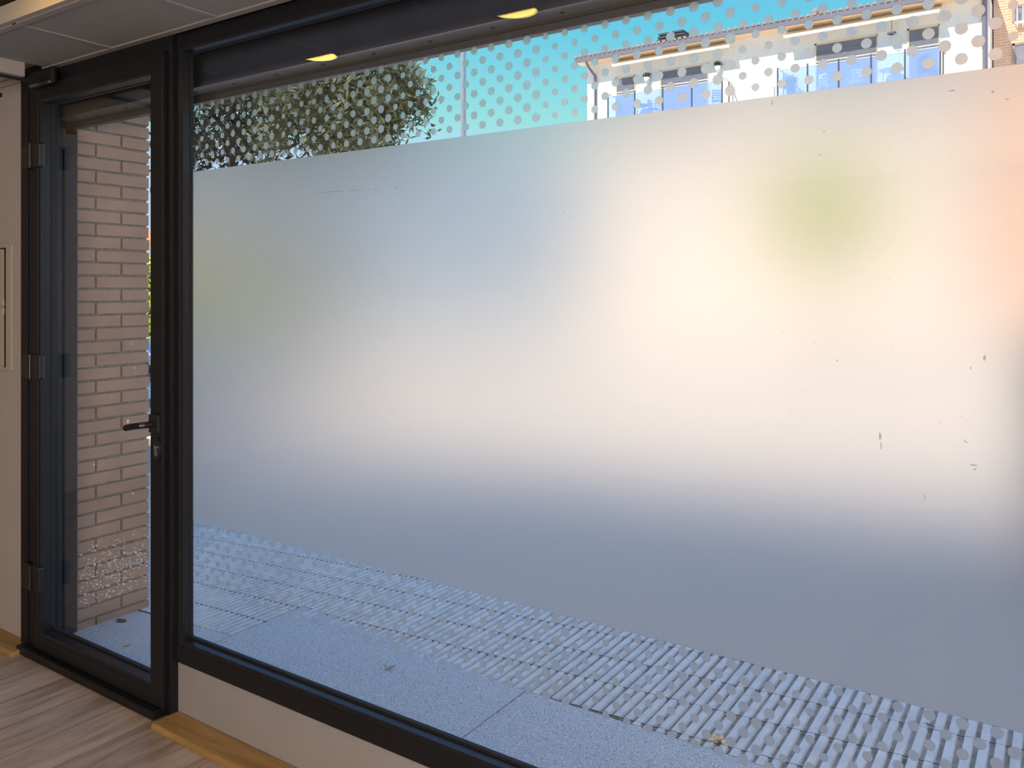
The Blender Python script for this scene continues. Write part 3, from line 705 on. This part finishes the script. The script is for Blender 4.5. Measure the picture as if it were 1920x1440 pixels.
# lamp post
p = px(869, 150, 13); q = px(869, 60, 13)
lp_ = tag(empty('lamp_post', (p.x, 13, gz(p.x))), 'slim grey lamp post against the sky right of the trees', 'lamp post')
MB().bar((p.x, 13, gz(p.x)-.06), (p.x, 13, q.z+1.2), .07, .045, 14).build('pole', mat('grey_pole', (.35, .36, .42), .5), lp_)
MB().bar((p.x, 13, gz(p.x)-.06), (p.x, 13, gz(p.x)+.5), .10, .10, 14).build('base', M['slate'], lp_)
MB().tube([(p.x, 13, q.z+1.2), (p.x+.1, 12.7, q.z+1.45), (p.x+.15, 12.0, q.z+1.5)], .035).build('arm', M['slate'], lp_)
MB().box(p.x+.0, p.x+.3, 11.4, 12.05, q.z+1.45, q.z+1.57).build('lamp_head', M['slate'], lp_, bevel=.03)

# parked car (long side parallel to the shop front)
def car(xc, yc_, z0, label):
    e = tag(empty('car', (xc, yc_, z0)), label, 'car')
    prof = [(-2.05, .25), (-2.08, .55), (-2.0, .78), (-1.75, .86), (-1.15, .92), (-.62, 1.33), (-.2, 1.40), (.75, 1.38), (1.35, 1.05), (1.95, .95), (2.05, .75), (2.07, .3), (1.9, .22), (-1.9, .22)]
    g = MB(); n = len(prof)
    rings = []
    for yy, s in ((-.84, .96), (-.80, 1), (.80, 1), (.84, .96)): rings.append([(xc+x*s, yc_+(yy*(1 if z < .95 else .82)), z0+z) for x, z in prof])
    vs = [p for r_ in rings for p in r_]
    fs = [(k*n+i, k*n+(i+1) % n, (k+1)*n+(i+1) % n, (k+1)*n+i) for k in range(3) for i in range(n)]+[tuple(range(n)), tuple(range(3*n, 4*n))[::-1]]
    g.add(vs, fs); g.build('body', M['carpaint'], e, bevel=.02)
    g = MB()
    for s in (-1, 1):
        for poly in ([(-1.0, .95), (-.60, 1.28), (.02, 1.33), (.02, .95)], [(.08, .95), (.08, 1.33), (.72, 1.31), (1.15, 1.05), (1.0, .95)]):
            g.prism([(xc+a, z0+b) for a, b in poly], 'y', yc_+s*.70, yc_+s*.845)
    g.prism([(xc-1.14, z0+.94), (xc-.63, z0+1.33), (xc-.60, z0+1.30), (xc-1.08, z0+.93)], 'y', yc_-.6, yc_+.6)
    g.build('window', M['glassdark'], e)
    for wx in (-1.3, 1.3):
        for s in (-1, 1):
            wh = MB().lathe([(.12, -.1), (.30, -.1), (.32, -.06), (.32, .06), (.30, .1), (.12, .1)], (xc+wx, yc_+s*.76, z0+.32), 20, 'y').build('wheel', M['rubber'], e)
            MB().lathe([(0, -.105), (.19, -.10), (.2, .10), (0, .105)], (xc+wx, yc_+s*.76, z0+.32), 14, 'y').build('hubcap', M['chrome'], wh)
    MB().box(xc-2.09, xc-2.0, yc_-.7, yc_-.45, z0+.6, z0+.72).build('headlight', M['whitefurn'], e); MB().box(xc-2.09, xc-2.0, yc_+.45, yc_+.7, z0+.6, z0+.72).build('headlight', M['whitefurn'], e)
car(-12.1, 7.7, gz(-12.1)-.06, 'blue parked car seen in the gap beside the brick pier')

# litter bin behind the right edge of the frosted film
bx, by_ = .13, 4.3
bn = tag(empty('litter_bin', (bx, by_, gz(bx))), 'dark street bin blurred behind the frosted film at the right edge', 'bin')
MB().lathe([(0, .08), (.24, .08), (.27, .95), (.25, .97), (.0, .97)], (bx, by_, gz(bx)), 24).build('body', M['bin'], bn)
MB().lathe([(.28, .97), (.29, 1.03), (.2, 1.12), (0, 1.15)], (bx, by_, gz(bx)), 24).build('lid', M['plastic'], bn)
MB().bar((bx, by_, gz(bx)-.02), (bx, by_, gz(bx)+.1), .08).build('foot', M['darkmetal'], bn)
